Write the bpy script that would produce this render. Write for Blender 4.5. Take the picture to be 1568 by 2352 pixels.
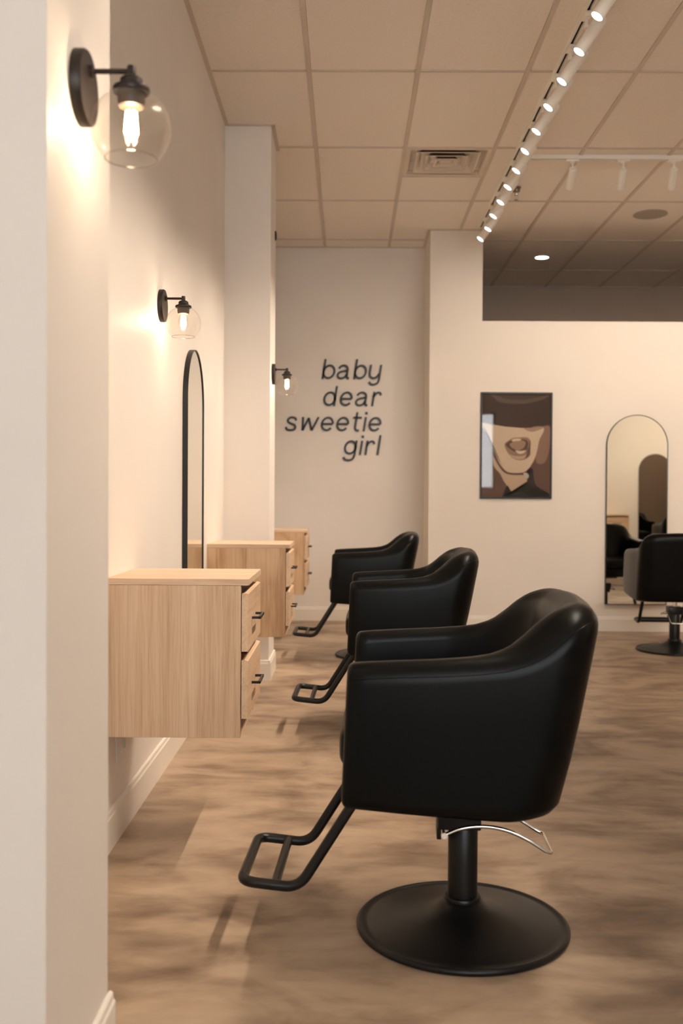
import bpy, bmesh, math, random
from mathutils import Vector, Matrix
PI = math.pi
random.seed(4)
for _o in list(bpy.data.objects):
    bpy.data.objects.remove(_o)
SC = bpy.context.scene
COL = SC.collection

# ---------------------------------------------------------------- camera
CAMZ = 1.195
cam = bpy.data.cameras.new('camera')
cam.sensor_fit = 'VERTICAL'
cam.sensor_height = 36.0
cam.lens = 2287.0 / 2352.0 * 36.0
yaw, pitch, roll = .0062, -.0160, .006
F = Vector((-math.sin(yaw)*math.cos(pitch), math.cos(yaw)*math.cos(pitch), math.sin(pitch)))
Rr = Vector((math.cos(yaw), math.sin(yaw), 0)); U = Rr.cross(F)
R2 = Rr*math.cos(roll) + U*math.sin(roll); U2 = -Rr*math.sin(roll) + U*math.cos(roll)
cam_o = bpy.data.objects.new('camera', cam)
M4 = Matrix((R2, U2, -F)).transposed().to_4x4()
M4.translation = Vector((0, 0, CAMZ))
cam_o.matrix_world = M4
COL.objects.link(cam_o)
SC.camera = cam_o
cam.dof.use_dof = True
cam.dof.focus_distance = 3.7
cam.dof.aperture_fstop = 3.0
cam.clip_start = .02

# ---------------------------------------------------------------- world, exposure
w = bpy.data.worlds.new('world'); SC.world = w; w.use_nodes = True
bgn = w.node_tree.nodes['Background']
bgn.inputs[0].default_value = (.93, .96, 1.0, 1)
bgn.inputs[1].default_value = 6.5
SC.view_settings.view_transform = 'Standard'
SC.view_settings.look = 'None'
SC.view_settings.gamma = 1
SC.view_settings.use_curve_mapping = False
SC.view_settings.exposure = 0.82
SC.cycles.max_bounces = 10
SC.cycles.diffuse_bounces = 5
SC.cycles.transparent_max_bounces = 16
SC.cycles.sample_clamp_indirect = 6
SC.cycles.caustics_reflective = False
SC.cycles.caustics_refractive = False

WARM = (1.0, .83, .67)
TRACK_W = 31.0      # each head of the long rail
WALLWASH_W = 11.0   # each head of the cross rail
SCONCE_W = 1.1

# ---------------------------------------------------------------- materials
def mat(name, base, rough=.5, metal=0.0, spec=.5, emis=None, estr=0.0):
    m = bpy.data.materials.new(name); m.use_nodes = True
    b = m.node_tree.nodes['Principled BSDF']
    b.inputs['Base Color'].default_value = (*base, 1)
    b.inputs['Roughness'].default_value = rough
    b.inputs['Metallic'].default_value = metal
    b.inputs['Specular IOR Level'].default_value = spec
    if emis:
        b.inputs['Emission Color'].default_value = (*emis, 1)
        b.inputs['Emission Strength'].default_value = estr
    return m

def N(m, t, **kw):
    n = m.node_tree.nodes.new(t)
    for k, v in kw.items():
        if k in n.inputs: n.inputs[k].default_value = v
        else: setattr(n, k, v)
    return n
def L(m, a, ai, b, bi):
    m.node_tree.links.new(a.outputs[ai], b.inputs[bi])

def coords(m, scale, kind='Object', rnd=False):
    tc = N(m, 'ShaderNodeTexCoord')
    mp = N(m, 'ShaderNodeMapping')
    mp.inputs['Scale'].default_value = scale
    L(m, tc, kind, mp, 'Vector')
    if rnd:
        oi = N(m, 'ShaderNodeObjectInfo')
        mu = N(m, 'ShaderNodeMath', operation='MULTIPLY'); mu.inputs[1].default_value = 37.0
        L(m, oi, 'Random', mu, 0); 
        cb = N(m, 'ShaderNodeCombineXYZ'); L(m, mu, 0, cb, 0); L(m, mu, 0, cb, 1); L(m, mu, 0, cb, 2)
        L(m, cb, 0, mp, 'Location')
    return mp

def ramp(m, stops):
    r = N(m, 'ShaderNodeValToRGB')
    e = r.color_ramp.elements
    while len(e) > 1: e.remove(e[0])
    e[0].position = stops[0][0]; e[0].color = (*stops[0][1], 1)
    for p, c in stops[1:]:
        x = e.new(p); x.color = (*c, 1)
    return r

def bump(m, src, out, strength, dist):
    b = m.node_tree.nodes['Principled BSDF']
    bp = N(m, 'ShaderNodeBump'); bp.inputs['Strength'].default_value = strength; bp.inputs['Distance'].default_value = dist
    L(m, src, out, bp, 'Height'); L(m, bp, 0, b, 'Normal')

def paint(name, base, rough=.6, amt=.03):
    m = mat(name, base, rough, spec=.35)
    b = m.node_tree.nodes['Principled BSDF']
    mp = coords(m, (1, 1, 1), 'Object')
    n1 = N(m, 'ShaderNodeTexNoise', Scale=1.3, Detail=4.0); L(m, mp, 0, n1, 'Vector')
    lo = tuple(c*(1-amt) for c in base); hi = tuple(min(1, c*(1+amt)) for c in base)
    r = ramp(m, [(.3, lo), (.7, hi)]); L(m, n1, 0, r, 0); L(m, r, 0, b, 'Base Color')
    n2 = N(m, 'ShaderNodeTexNoise', Scale=180.0, Detail=3.0); L(m, mp, 0, n2, 'Vector')
    bump(m, n2, 0, .12, .002)
    return m

M_WALL = paint('wall_paint', (.80, .745, .68), .5)
M_WALLR = paint('far_wall_paint', (.80, .735, .655), .55)
M_DIMROOM = paint('back_room_painted_dimness', (.42, .335, .27), .7)  # low light of the room behind put into a taupe wall colour
M_BROWN = paint('added_panel_brown', (.10, .062, .043), .7)
M_BASEB = paint('baseboard_paint', (.82, .765, .68), .35)
M_TBAR = paint('ceiling_grid_paint', (.64, .55, .47), .5)
M_WHITE = paint('white_metal_paint', (.90, .86, .78), .4)
M_VENT = paint('vent_paint', (.70, .61, .50), .45)
M_DARKCAV = mat('dark_cavity', (.012, .011, .010), .8)

def tile_mat():
    m = mat('ceiling_tile_fibre', (.7, .6, .5), .9, spec=.2)
    b = m.node_tree.nodes['Principled BSDF']
    mp = coords(m, (1, 1, 1), 'Object', rnd=True)
    n = N(m, 'ShaderNodeTexNoise', Scale=90.0, Detail=5.0); L(m, mp, 0, n, 'Vector')
    r = ramp(m, [(.25, (.83, .76, .68)), (.5, (.89, .82, .74)), (.8, (.92, .85, .77))]); L(m, n, 0, r, 0)
    L(m, r, 0, b, 'Base Color')
    bump(m, n, 0, .25, .003)
    return m
M_TILE = tile_mat()

def floor_mat():
    m = mat('mottled_vinyl_floor', (.4, .3, .2), .42, spec=.4)
    b = m.node_tree.nodes['Principled BSDF']
    mp = coords(m, (1.0, 1.3, 1), 'Object')
    n1 = N(m, 'ShaderNodeTexNoise', Scale=2.1, Detail=5.0, Roughness=.54, Distortion=.8); L(m, mp, 0, n1, 'Vector')
    mp2 = coords(m, (1.8, 5.0, 1), 'Object')
    n2 = N(m, 'ShaderNodeTexNoise', Scale=2.4, Detail=7.0, Roughness=.6, Distortion=.2); L(m, mp2, 0, n2, 'Vector')
    mx = N(m, 'ShaderNodeMath', operation='MULTIPLY_ADD'); mx.inputs[1].default_value = .70
    h2 = N(m, 'ShaderNodeMath', operation='MULTIPLY'); h2.inputs[1].default_value = .30
    L(m, n2, 0, h2, 0); L(m, n1, 0, mx, 0); L(m, h2, 0, mx, 2)
    r = ramp(m, [(.34, (.150, .098, .064)), (.43, (.250, .174, .117)), (.515, (.365, .267, .184)), (.63, (.46, .345, .243))])
    L(m, mx, 0, r, 0); L(m, r, 0, b, 'Base Color')
    rr = N(m, 'ShaderNodeMapRange'); rr.inputs[1].default_value = .3; rr.inputs[2].default_value = .7
    rr.inputs[3].default_value = .50; rr.inputs[4].default_value = .36
    L(m, mx, 0, rr, 0); L(m, rr, 0, b, 'Roughness')
    n3 = N(m, 'ShaderNodeTexNoise', Scale=60.0, Detail=4.0); L(m, mp, 0, n3, 'Vector')
    bump(m, n3, 0, .06, .002)
    return m
M_FLOOR = floor_mat()

def wood_mat(name, axis, light, mid, dark, cathedral=0.0):
    """oak veneer; grain runs along axis (0 x, 1 y, 2 z)"""
    m = mat(name, mid, .48, spec=.35)
    b = m.node_tree.nodes['Principled BSDF']
    def sc(a, l):
        v = [a, a, a]; v[axis] = l; return tuple(v)
    mp = coords(m, sc(9, .7), 'Object', rnd=True)
    n1 = N(m, 'ShaderNodeTexNoise', Scale=1.0, Detail=3.0, Roughness=.5, Distortion=.5); L(m, mp, 0, n1, 'Vector')
    mp2 = coords(m, sc(70, 1.6), 'Object', rnd=True)
    n2 = N(m, 'ShaderNodeTexNoise', Scale=1.0, Detail=5.0, Roughness=.6, Distortion=.7); L(m, mp2, 0, n2, 'Vector')
    mp3 = coords(m, sc(330, 9), 'Object', rnd=True)
    n3 = N(m, 'ShaderNodeTexNoise', Scale=1.0, Detail=2.0); L(m, mp3, 0, n3, 'Vector')
    a1 = N(m, 'ShaderNodeMath', operation='MULTIPLY'); a1.inputs[1].default_value = .34; L(m, n1, 0, a1, 0)
    a2 = N(m, 'ShaderNodeMath', operation='MULTIPLY_ADD'); a2.inputs[1].default_value = .40; L(m, n2, 0, a2, 0); L(m, a1, 0, a2, 2)
    a3 = N(m, 'ShaderNodeMath', operation='MULTIPLY_ADD'); a3.inputs[1].default_value = .26; L(m, n3, 0, a3, 0); L(m, a2, 0, a3, 2)
    src = a3
    if cathedral:
        mp4 = coords(m, sc(4.2, 1.7), 'Object', rnd=True)
        n4 = N(m, 'ShaderNodeTexNoise', Scale=1.0, Detail=1.5, Distortion=.25); L(m, mp4, 0, n4, 'Vector')
        mu = N(m, 'ShaderNodeMath', operation='MULTIPLY'); mu.inputs[1].default_value = 34.0; L(m, n4, 0, mu, 0)
        fr = N(m, 'ShaderNodeMath', operation='SINE'); L(m, mu, 0, fr, 0)
        a4 = N(m, 'ShaderNodeMath', operation='MULTIPLY_ADD'); a4.inputs[1].default_value = cathedral
        L(m, fr, 0, a4, 0); L(m, a3, 0, a4, 2); src = a4
    r = ramp(m, [(.36, dark), (.49, mid), (.62, light)]); L(m, src, 0, r, 0); L(m, r, 0, b, 'Base Color')
    bump(m, n2, 0, .08, .001)
    return m
PL, PM, PD = (.70, .53, .375), (.60, .425, .28), (.46, .30, .18)
M_OAKZ = wood_mat('pale_oak_upright_grain', 2, PL, PM, PD)
M_OAKX = wood_mat('pale_oak_cross_grain', 0, (.74, .56, .40), (.66, .475, .325), (.52, .35, .22))
M_OAKY = wood_mat('pale_oak_drawer_grain', 1, (.74, .55, .375), (.66, .465, .30), (.50, .33, .20))
WL, WM, WD = (.66, .455, .28), (.58, .375, .215), (.42, .25, .13)
M_OAKZ2 = wood_mat('honey_oak_figured_grain', 2, WL, WM, WD, .075)

def black_vinyl():
    m = mat('black_vinyl', (.0028, .0033, .0030), .32, spec=.14)
    b = m.node_tree.nodes['Principled BSDF']
    mp = coords(m, (1, 1, 1), 'Object')
    v = N(m, 'ShaderNodeTexVoronoi', Scale=420.0); L(m, mp, 0, v, 'Vector')
    n = N(m, 'ShaderNodeTexNoise', Scale=7.0, Detail=2.0); L(m, mp, 0, n, 'Vector')
    ad = N(m, 'ShaderNodeMath', operation='MULTIPLY_ADD'); ad.inputs[1].default_value = .12
    L(m, v, 0, ad, 0); L(m, n, 0, ad, 2)
    bump(m, ad, 0, .22, .004)
    return m
M_VINYL = black_vinyl()
M_BLACK = mat('black_powder_coat', (.006, .006, .006), .34, spec=.35)
M_BASE = mat('black_base_enamel', (.006, .0062, .006), .36, spec=.3)
M_BRONZE = mat('dark_bronze', (.030, .022, .018), .42, metal=.5)
M_CHROME = mat('chrome', (.86, .84, .80), .12, metal=1.0)
M_HANDLE = mat('black_handle_metal', (.012, .011, .010), .4, metal=.2)
M_MIRROR = mat('mirror_silver', (.84, .84, .77), .01, metal=1.0)
M_SIGN = mat('black_acrylic', (.010, .011, .010), .4)
M_LENS = mat('lit_lens', (1, 1, 1), .5, emis=(1.0, .96, .92), estr=14.0)
M_DOWN = mat('lit_downlight', (1, 1, 1), .5, emis=(1.0, .97, .93), estr=10.0)
M_FIL = mat('lit_filament', (1, .9, .7), .5, emis=(1.0, .80, .58), estr=60.0)
M_GRILLE = mat('speaker_grille', (.40, .35, .29), .7)
M_CORD = mat('grey_cord', (.10, .095, .09), .5)
M_WIRE = mat('pale_wire', (.60, .62, .58), .35, metal=.4)
M_SOCKET = mat('socket_brown', (.07, .045, .03), .5)

def thin_glass(name, tint, blend=.12, gloss=1.0, rim=None):
    m = bpy.data.materials.new(name); m.use_nodes = True
    nt = m.node_tree; nt.nodes.clear()
    out = nt.nodes.new('ShaderNodeOutputMaterial')
    tr = nt.nodes.new('ShaderNodeBsdfTransparent'); tr.inputs[0].default_value = (*tint, 1)
    gl = nt.nodes.new('ShaderNodeBsdfGlossy'); gl.inputs['Roughness'].default_value = .02
    gl.inputs[0].default_value = (gloss, gloss, gloss, 1)
    lw = nt.nodes.new('ShaderNodeLayerWeight'); lw.inputs[0].default_value = .5
    pw_ = nt.nodes.new('ShaderNodeMath'); pw_.operation = 'POWER'; pw_.inputs[1].default_value = 4.5
    ma = nt.nodes.new('ShaderNodeMath'); ma.operation = 'MULTIPLY_ADD'; ma.inputs[1].default_value = .55; ma.inputs[2].default_value = blend*.3
    nt.links.new(lw.outputs['Facing'], pw_.inputs[0]); nt.links.new(pw_.outputs[0], ma.inputs[0])
    mx = nt.nodes.new('ShaderNodeMixShader')
    nt.links.new(ma.outputs[0], mx.inputs[0]); nt.links.new(tr.outputs[0], mx.inputs[1]); nt.links.new(gl.outputs[0], mx.inputs[2])
    nt.links.new(mx.outputs[0], out.inputs[0])
    return m
M_GLASS = thin_glass('clear_globe_glass', (.985, .975, .95), .11)
M_BULB = thin_glass('bulb_glass', (1.0, .97, .92), .08)
M_PANE = thin_glass('pane_glass', (.98, .985, .98), .12)

# ---------------------------------------------------------------- mesh helpers
def link(name, bm, m, parent=None, smooth=False, angle=None):
    me = bpy.data.meshes.new(name)
    bmesh.ops.recalc_face_normals(bm, faces=bm.faces)
    if smooth:
        for f in bm.faces: f.smooth = True
        if angle:
            for e in bm.edges:
                if len(e.link_faces) == 2 and e.calc_face_angle(0) > math.radians(angle): e.smooth = False
    bm.to_mesh(me); bm.free()
    for mm in (m if isinstance(m, (list, tuple)) else [m]): me.materials.append(mm)
    o = bpy.data.objects.new(name, me); COL.objects.link(o)
    if parent: o.parent = parent
    return o

def add_box(bm, x0, x1, y0, y1, z0, z1, bev=0, seg=2):
    vs = [bm.verts.new(p) for p in ((x0,y0,z0),(x1,y0,z0),(x1,y1,z0),(x0,y1,z0),(x0,y0,z1),(x1,y0,z1),(x1,y1,z1),(x0,y1,z1))]
    fs = [bm.faces.new([vs[i] for i in q]) for q in ((0,3,2,1),(4,5,6,7),(0,1,5,4),(1,2,6,5),(2,3,7,6),(3,0,4,7))]
    if bev:
        es = list({e for f in fs for e in f.edges})
        bmesh.ops.bevel(bm, geom=es, offset=bev, segments=seg, affect='EDGES', profile=.5)
    return bm

def box(name, b, m, parent=None, bev=0, seg=2):
    bm = bmesh.new(); add_box(bm, *b, bev=bev, seg=seg)
    return link(name, bm, m, parent, smooth=bool(bev), angle=40 if bev else None)

def catmull(pts, n=8, closed=False):
    P = [Vector(p) for p in pts]; out = []
    c = len(P)
    rng = range(c if closed else c-1)
    for i in rng:
        p0 = P[(i-1) % c] if closed or i > 0 else P[0]*2-P[1]
        p1 = P[i]; p2 = P[(i+1) % c]
        p3 = P[(i+2) % c] if closed or i+2 < c else P[-1]*2-P[-2]
        for k in range(n):
            t = k/n
            out.append(.5*((2*p1)+(-p0+p2)*t+(2*p0-5*p1+4*p2-p3)*t*t+(-p0+3*p1-3*p2+p3)*t**3))
    if not closed: out.append(P[-1])
    return out

def round_path(pts, r, n=6, closed=False):
    P = [Vector(p) for p in pts]; out = []
    c = len(P)
    for i in range(c):
        if not closed and i in (0, c-1): out.append(P[i]); continue
        a, b, d = P[(i-1) % c], P[i], P[(i+1) % c]
        u = (a-b); v = (d-b); rr = min(r, u.length*.48, v.length*.48)
        p, q = b+u.normalized()*rr, b+v.normalized()*rr
        for k in range(n+1):
            t = k/n; out.append(p*(1-t)**2 + b*2*t*(1-t) + q*t*t)
    return out

def add_tube(bm, pts, r, n=12, closed=False, caps=True):
    P = [Vector(p) for p in pts]; c = len(P); rings = []
    T = []
    for i in range(c):
        if closed: t = P[(i+1) % c]-P[(i-1) % c]
        else: t = P[min(i+1, c-1)]-P[max(i-1, 0)]
        T.append(t.normalized())
    nrm = T[0].orthogonal().normalized()
    for i in range(c):
        nrm = (nrm - T[i]*nrm.dot(T[i])).normalized(); b = T[i].cross(nrm)
        rr = r[i] if isinstance(r, (list, tuple)) else r
        rings.append([bm.verts.new(P[i]+(nrm*math.cos(2*PI*k/n)+b*math.sin(2*PI*k/n))*rr) for k in range(n)])
    for i in range(c if closed else c-1):
        A, B = rings[i], rings[(i+1) % c]
        off = 0
        if closed and i == c-1:
            off = min(range(n), key=lambda k: (A[0].co-B[k].co).length)
        for k in range(n):
            bm.faces.new((A[k], A[(k+1) % n], B[(k+1+off) % n], B[(k+off) % n]))
    if caps and not closed:
        bm.faces.new(rings[0][::-1]); bm.faces.new(rings[-1])

def tube(name, pts, r, m, parent=None, n=12, closed=False):
    bm = bmesh.new(); add_tube(bm, pts, r, n, closed)
    return link(name, bm, m, parent, smooth=True, angle=50)

def add_lathe(bm, prof, n=40, centre=(0,0,0), mtx=None, close=False):
    """prof: list of (r, z)"""
    rings = []; c = Vector(centre)
    for r, z in prof:
        if r < 1e-6: rings.append([bm.verts.new(c+Vector((0,0,z)))])
        else: rings.append([bm.verts.new(c+Vector((r*math.cos(2*PI*k/n), r*math.sin(2*PI*k/n), z))) for k in range(n)])
    for i in range(len(rings)-1):
        A, B = rings[i], rings[i+1]
        for k in range(n):
            k2 = (k+1) % n
            if len(A) == 1 and len(B) == 1: continue
            if len(A) == 1: bm.faces.new((A[0], B[k], B[k2]))
            elif len(B) == 1: bm.faces.new((A[k], A[k2], B[0]))
            else: bm.faces.new((A[k], A[k2], B[k2], B[k]))
    if mtx: bmesh.ops.transform(bm, matrix=mtx, verts=[v for R in rings for v in R])

def lathe(name, prof, m, parent=None, n=40, centre=(0,0,0), mtx=None, angle=40):
    bm = bmesh.new(); add_lathe(bm, prof, n, centre, mtx)
    return link(name, bm, m, parent, smooth=True, angle=angle)

def thing(name, label, cat, loc=(0,0,0), rz=0, group=None):
    o = bpy.data.objects.new(name, None); COL.objects.link(o)
    o.location = loc; o.rotation_euler = (0, 0, rz); o.empty_display_size = .1
    o['label'] = label; o['category'] = cat
    if group: o['group'] = group
    return o
def struct(o, label=None):
    o['kind'] = 'structure'
    if label: o['label'] = label; 
    return o
def dup(root, loc, rz=0, label=None, scale=None):
    r = root.copy(); COL.objects.link(r); r.location = loc; r.rotation_euler = (0, 0, rz)
    if label: r['label'] = label
    for ch in root.children:
        c = ch.copy(); COL.objects.link(c); c.parent = r
        for g in ch.children:
            d = g.copy(); COL.objects.link(d); d.parent = c
    return r

# ---------------------------------------------------------------- room shell
H = 3.569
XL, XR, YF = -.80, 6.30, -3.4
PX = -.505                                # face of the piers
PIERS = ((1.667, 2.101), (6.42, 6.858))
Y_AL, Y_PW, Y_BK = 9.541, 8.904, 11.29    # alcove wall, picture wall, room behind
CX0, CX1 = .722, 1.188
T = .15
def wall(name, b, m=None, label=None):
    return struct(box(name, b, m or M_WALL), label)
fl = wall('floor', (XL-T, XR+T, YF-T, Y_BK+T, -.12, 0), M_FLOOR, 'mottled tan and brown smooth floor')
wall('wall_left', (XL-T, XL, YF-T, Y_BK+T, 0, H+.1), None, 'cream painted wall along the stations')
wall('wall_left_near_pier', (XL, PX, *PIERS[0], 0, H), None, 'cream pier nearest the camera with a globe sconce')
wall('wall_left_far_pier', (XL, PX, *PIERS[1], 0, H), None, 'cream pier between the second and third cabinets')
wall('wall_back', (XL, CX0, Y_AL, Y_AL+T, 0, H), M_WALL, 'beige alcove wall carrying the lettering')
wall('wall_column', (CX0, CX1, Y_PW, Y_AL+T, 0, H), M_WALLR, 'full height end of the picture wall')
wall('wall_picture', (CX1, XR, Y_PW, Y_PW+.14, 0, 2.762), M_WALLR, 'warm cream part-height wall with framed poster and arched mirror')
wall('wall_room_behind', (CX1-.0, XR, Y_BK, Y_BK+T, 0, H), M_DIMROOM)
wall('wall_room_side', (CX1-.12, CX1, Y_AL+T, Y_BK, 0, H), M_DIMROOM)
wall('wall_right', (XR, XR+T, YF-T, Y_BK+T, 0, H+.1), M_WALLR)
wall('wall_right_added_dark', (XR-.02, XR-.001, 3.3, 6.6, 0, 3.0), M_BROWN)  # added dark sheet, out of view, so the mirrors reflect a dim space
wall('wall_partition', (3.95, XR, .80, .95, 0, H), M_WALL)
# street front with two tall openings, behind the camera
wins = [(-.55, 1.35), (1.55, 3.13)]
bmf = bmesh.new()
xs = [XL] + [v for wv in wins for v in wv] + [XR]
for i in range(0, len(xs), 2): add_box(bmf, xs[i], xs[i+1], YF-T, YF, 0, H)
for a, b in wins:
    add_box(bmf, a, b, YF-T, YF, 3.0, H); add_box(bmf, a, b, YF-T, YF, 0, 1.35)
struct(link('wall_front', bmf, M_WALL))
for k, (a, b) in enumerate(wins):
    r = bpy.data.objects.new('window_%d' % (k+1), None); COL.objects.link(r); struct(r)
    r.location = ((a+b)/2, YF-.07, 1.35)
    hw = (b-a)/2; hh = 1.65; bm = bmesh.new()
    for q in ((-hw, -hw+.05, 0, hh), (hw-.05, hw, 0, hh), (-hw+.05, hw-.05, 0, .05), (-hw+.05, hw-.05, hh-.05, hh), (-.025, .025, .05, hh-.05)):
        add_box(bm, q[0], q[1], -.03, .03, q[2], q[3])
    link('window_frame', bm, M_BLACK, r)
    box('window_pane', (-hw+.05, -.025, -.004, .004, .05, hh-.05), M_PANE, r)
    box('window_pane', (.025, hw-.05, -.004, .004, .05, hh-.05), M_PANE, r)
    la = bpy.data.lights.new('window_portal', 'AREA'); la.shape = 'RECTANGLE'; la.size = b-a; la.size_y = 1.65
    la.cycles.is_portal = True
    lo = bpy.data.objects.new('window_portal', la); COL.objects.link(lo)
    lo.location = ((a+b)/2, YF-T-.02, 2.175); lo.rotation_euler = (-PI/2, 0, 0)
    lo.rotation_euler = (PI/2, 0, 0) if False else (-PI/2, PI, 0)

# baseboards: bottom board plus a rounded top lip, one piece per wall run
BBH, BBT = .132, .014
def baseboard(name, a, b, nx, ny):
    """a-b on the floor plan, (nx, ny) into the room"""
    bm = bmesh.new()
    prof = [(0, 0), (BBT, 0), (BBT, BBH-.022), (BBT-.004, BBH-.016), (BBT-.005, BBH-.004), (BBT-.009, BBH), (0, BBH)]
    va = [bm.verts.new((a[0]+nx*p, a[1]+ny*p, z)) for p, z in prof]
    vb = [bm.verts.new((b[0]+nx*p, b[1]+ny*p, z)) for p, z in prof]
    n = len(prof)
    for i in range(n): bm.faces.new((va[i], va[(i+1) % n], vb[(i+1) % n], vb[i]))
    bm.faces.new(va); bm.faces.new(vb[::-1])
    return struct(link(name, bm, M_BASEB))
baseboard('baseboard_left', (XL, PIERS[0][1]), (XL, PIERS[1][0]), 1, 0)
baseboard('baseboard_left_front', (XL, YF), (XL, PIERS[0][0]), 1, 0)
baseboard('baseboard_left_rear', (XL, PIERS[1][1]), (XL, Y_AL), 1, 0)
for nm, (p0, p1) in zip(('near_pier', 'far_pier'), PIERS):
    baseboard('baseboard_%s_side' % nm, (PX, p0-BBT), (PX, p1+BBT), 1, 0)
    baseboard('baseboard_%s_front' % nm, (XL, p0), (PX, p0), 0, -1)
    baseboard('baseboard_%s_rear' % nm, (XL, p1), (PX, p1), 0, 1)
baseboard('baseboard_back', (XL, Y_AL), (CX0, Y_AL), 0, -1)
baseboard('baseboard_column_side', (CX0, Y_PW-BBT), (CX0, Y_AL), -1, 0)
baseboard('baseboard_right', (CX0, Y_PW), (XR, Y_PW), 0, -1)
baseboard('baseboard_partition', (3.95, .95), (XR, .95), 0, 1)

# ---------------------------------------------------------------- ceiling: slab, grid bars, tiles
ceil = struct(box('ceiling', (XL-T, XR+T, YF-T, Y_BK+T, H+.03, H+.12), M_TILE), 'suspended ceiling of beige tiles in a grid')
GX0, GY0, GW, GL = -.232, 5.597, .6096, 1.2192
BW = .0125
xsg = [GX0+GW*k for k in range(0, 11)]
ysg = [GY0+GL*k for k in range(-7, 5)]
xe = [XL] + xsg + [XR]; ye = [YF] + ysg + [Y_BK]
VENT = (xsg[1], xsg[2], ysg[8], ysg[8]+GW)
_cells = {}
def in_solid(x, y):
    if x < PX and any(a < y < b for a, b in PIERS): return True
    if y > Y_AL and x < CX1: return True
    if CX0 < x < CX1 and y > Y_PW: return True
    return False
def tile(x0, x1, y0, y1):
    w_, l_ = round(x1-x0, 4), round(y1-y0, 4)
    if w_ < .03 or l_ < .03: return
    key = (w_, l_)
    if key not in _cells:
        bm = bmesh.new(); add_box(bm, -w_/2, w_/2, -l_/2, l_/2, 0, .028)
        bmesh.ops.bevel(bm, geom=[e for e in bm.edges if all(v.co.z < .01 for v in e.verts)], offset=.004, segments=1, affect='EDGES')
        o = link('ceiling_tile', bm, M_TILE, ceil); _cells[key] = o.data
    else:
        o = bpy.data.objects.new('ceiling_tile', _cells[key]); COL.objects.link(o); o.parent = ceil
    o.location = ((x0+x1)/2, (y0+y1)/2, H+.0012)
for i in range(len(xe)-1):
    for j in range(len(ye)-1):
        x0, x1, y0, y1 = xe[i], xe[i+1], ye[j], ye[j+1]
        if in_solid((x0+x1)/2, y0+.02) and in_solid((x0+x1)/2, y1-.02): continue
        g = .0105
        if abs(x0-VENT[0]) < .01 and abs(y0-VENT[2]) < .01:
            tile(x0+g, x1-g, VENT[3]+g, y1-g); continue
        if x1 == xe[1] and False: pass
        tile(x0+(g if i else 0), x1-g, y0+g, y1-g)
for x in xsg:
    box('grid_bar', (x-BW, x+BW, YF, Y_BK if x > CX1 else Y_AL, H-.004, H+.004), M_TBAR, ceil)
for y in ysg:
    box('grid_bar', (XL, XR, y-BW, y+BW, H-.0030, H+.004), M_TBAR, ceil)
box('grid_bar', (VENT[0], VENT[1], VENT[3]-BW, VENT[3]+BW, H-.0030, H+.004), M_TBAR, ceil)
# wall angle trim
tk = [0]
def angle(x0, x1, y0, y1):
    tk[0] += 1
    struct(box('trim_%d' % tk[0], (x0, x1, y0, y1, H-.006, H+.002), M_TBAR))
a_ = .024
angle(XL, XL+a_, PIERS[0][1]+a_, PIERS[1][0]-a_)
angle(XL, XL+a_, PIERS[1][1]+a_, Y_AL-a_)
for p0, p1 in PIERS:
    angle(PX, PX+a_, p0-a_, p1+a_)
    angle(XL, PX, p0-a_, p0); angle(XL, PX, p1, p1+a_)
angle(XL, CX0, Y_AL-a_, Y_AL)
angle(CX0-a_, CX0, Y_PW-a_, Y_AL-a_)
angle(CX0, CX1, Y_PW-a_, Y_PW)
angle(CX1, XR, Y_BK-a_, Y_BK)

M_VENTSHADE = mat('vent_painted_shade', (.09, .072, .058), .8)  # shade in the louvre gaps, painted as dark upper faces
# ceiling diffuser: nested square louvres
vt = thing('ceiling_vent', 'square louvred air diffuser set in the ceiling grid', 'vent', ((VENT[0]+VENT[1])/2, (VENT[2]+VENT[3])/2, H))
def ring(bm, ho, zo, hi, zi, th=.002):
    """square sloping band from outer half-size ho at zo to inner half-size hi at zi"""
    def sq(h, z): return [bm.verts.new(p) for p in ((-h,-h,z),(h,-h,z),(h,h,z),(-h,h,z))]
    A, B, A2, B2 = sq(ho, zo), sq(hi, zi), sq(ho, zo+th), sq(hi, zi+th)
    for k in range(4):
        k2 = (k+1) % 4
        bm.faces.new((A[k], A[k2], B[k2], B[k])); bm.faces.new((A2[k], B2[k], B2[k2], A2[k2]))
        bm.faces.new((A[k], A2[k], A2[k2], A[k2])); bm.faces.new((B[k], B[k2], B2[k2], B2[k]))
hv = GW/2-BW
bm = bmesh.new(); ring(bm, hv, -.002, hv-.030, -.002); ring(bm, hv-.030, -.002, hv-.032, .028)
link('vent_frame', bm, M_VENT, vt)
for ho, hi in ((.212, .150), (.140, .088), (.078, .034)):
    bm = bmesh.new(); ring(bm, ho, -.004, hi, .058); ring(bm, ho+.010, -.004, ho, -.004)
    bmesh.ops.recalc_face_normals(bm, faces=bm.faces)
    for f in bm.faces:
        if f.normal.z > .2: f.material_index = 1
    link('louvre', bm, [M_VENT, M_VENTSHADE], vt)
box('centre_plate', (-.038, .038, -.038, .038, .004, .007), M_VENT, vt)
bm = bmesh.new(); add_lathe(bm, [(.0, .074), (.12, .074)], 24); link('duct_opening', bm, M_DARKCAV, vt)
bm = bmesh.new()
for s in range(4):
    rot = Matrix.Rotation(s*PI/2, 4, 'Z'); h = hv-.032
    vs = [bm.verts.new(rot @ Vector(p)) for p in ((-h,-h,.028),(h,-h,.028),(h,-h,.075),(-h,-h,.075))]; bm.faces.new(vs)
h = hv-.032; bm.faces.new([bm.verts.new(p) for p in ((-h,-h,.0755),(h,-h,.0755),(h,h,.0755),(-h,h,.0755))])
link('vent_box', bm, mat('vent_box_dark', (.03, .026, .022), .7), vt)

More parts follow.
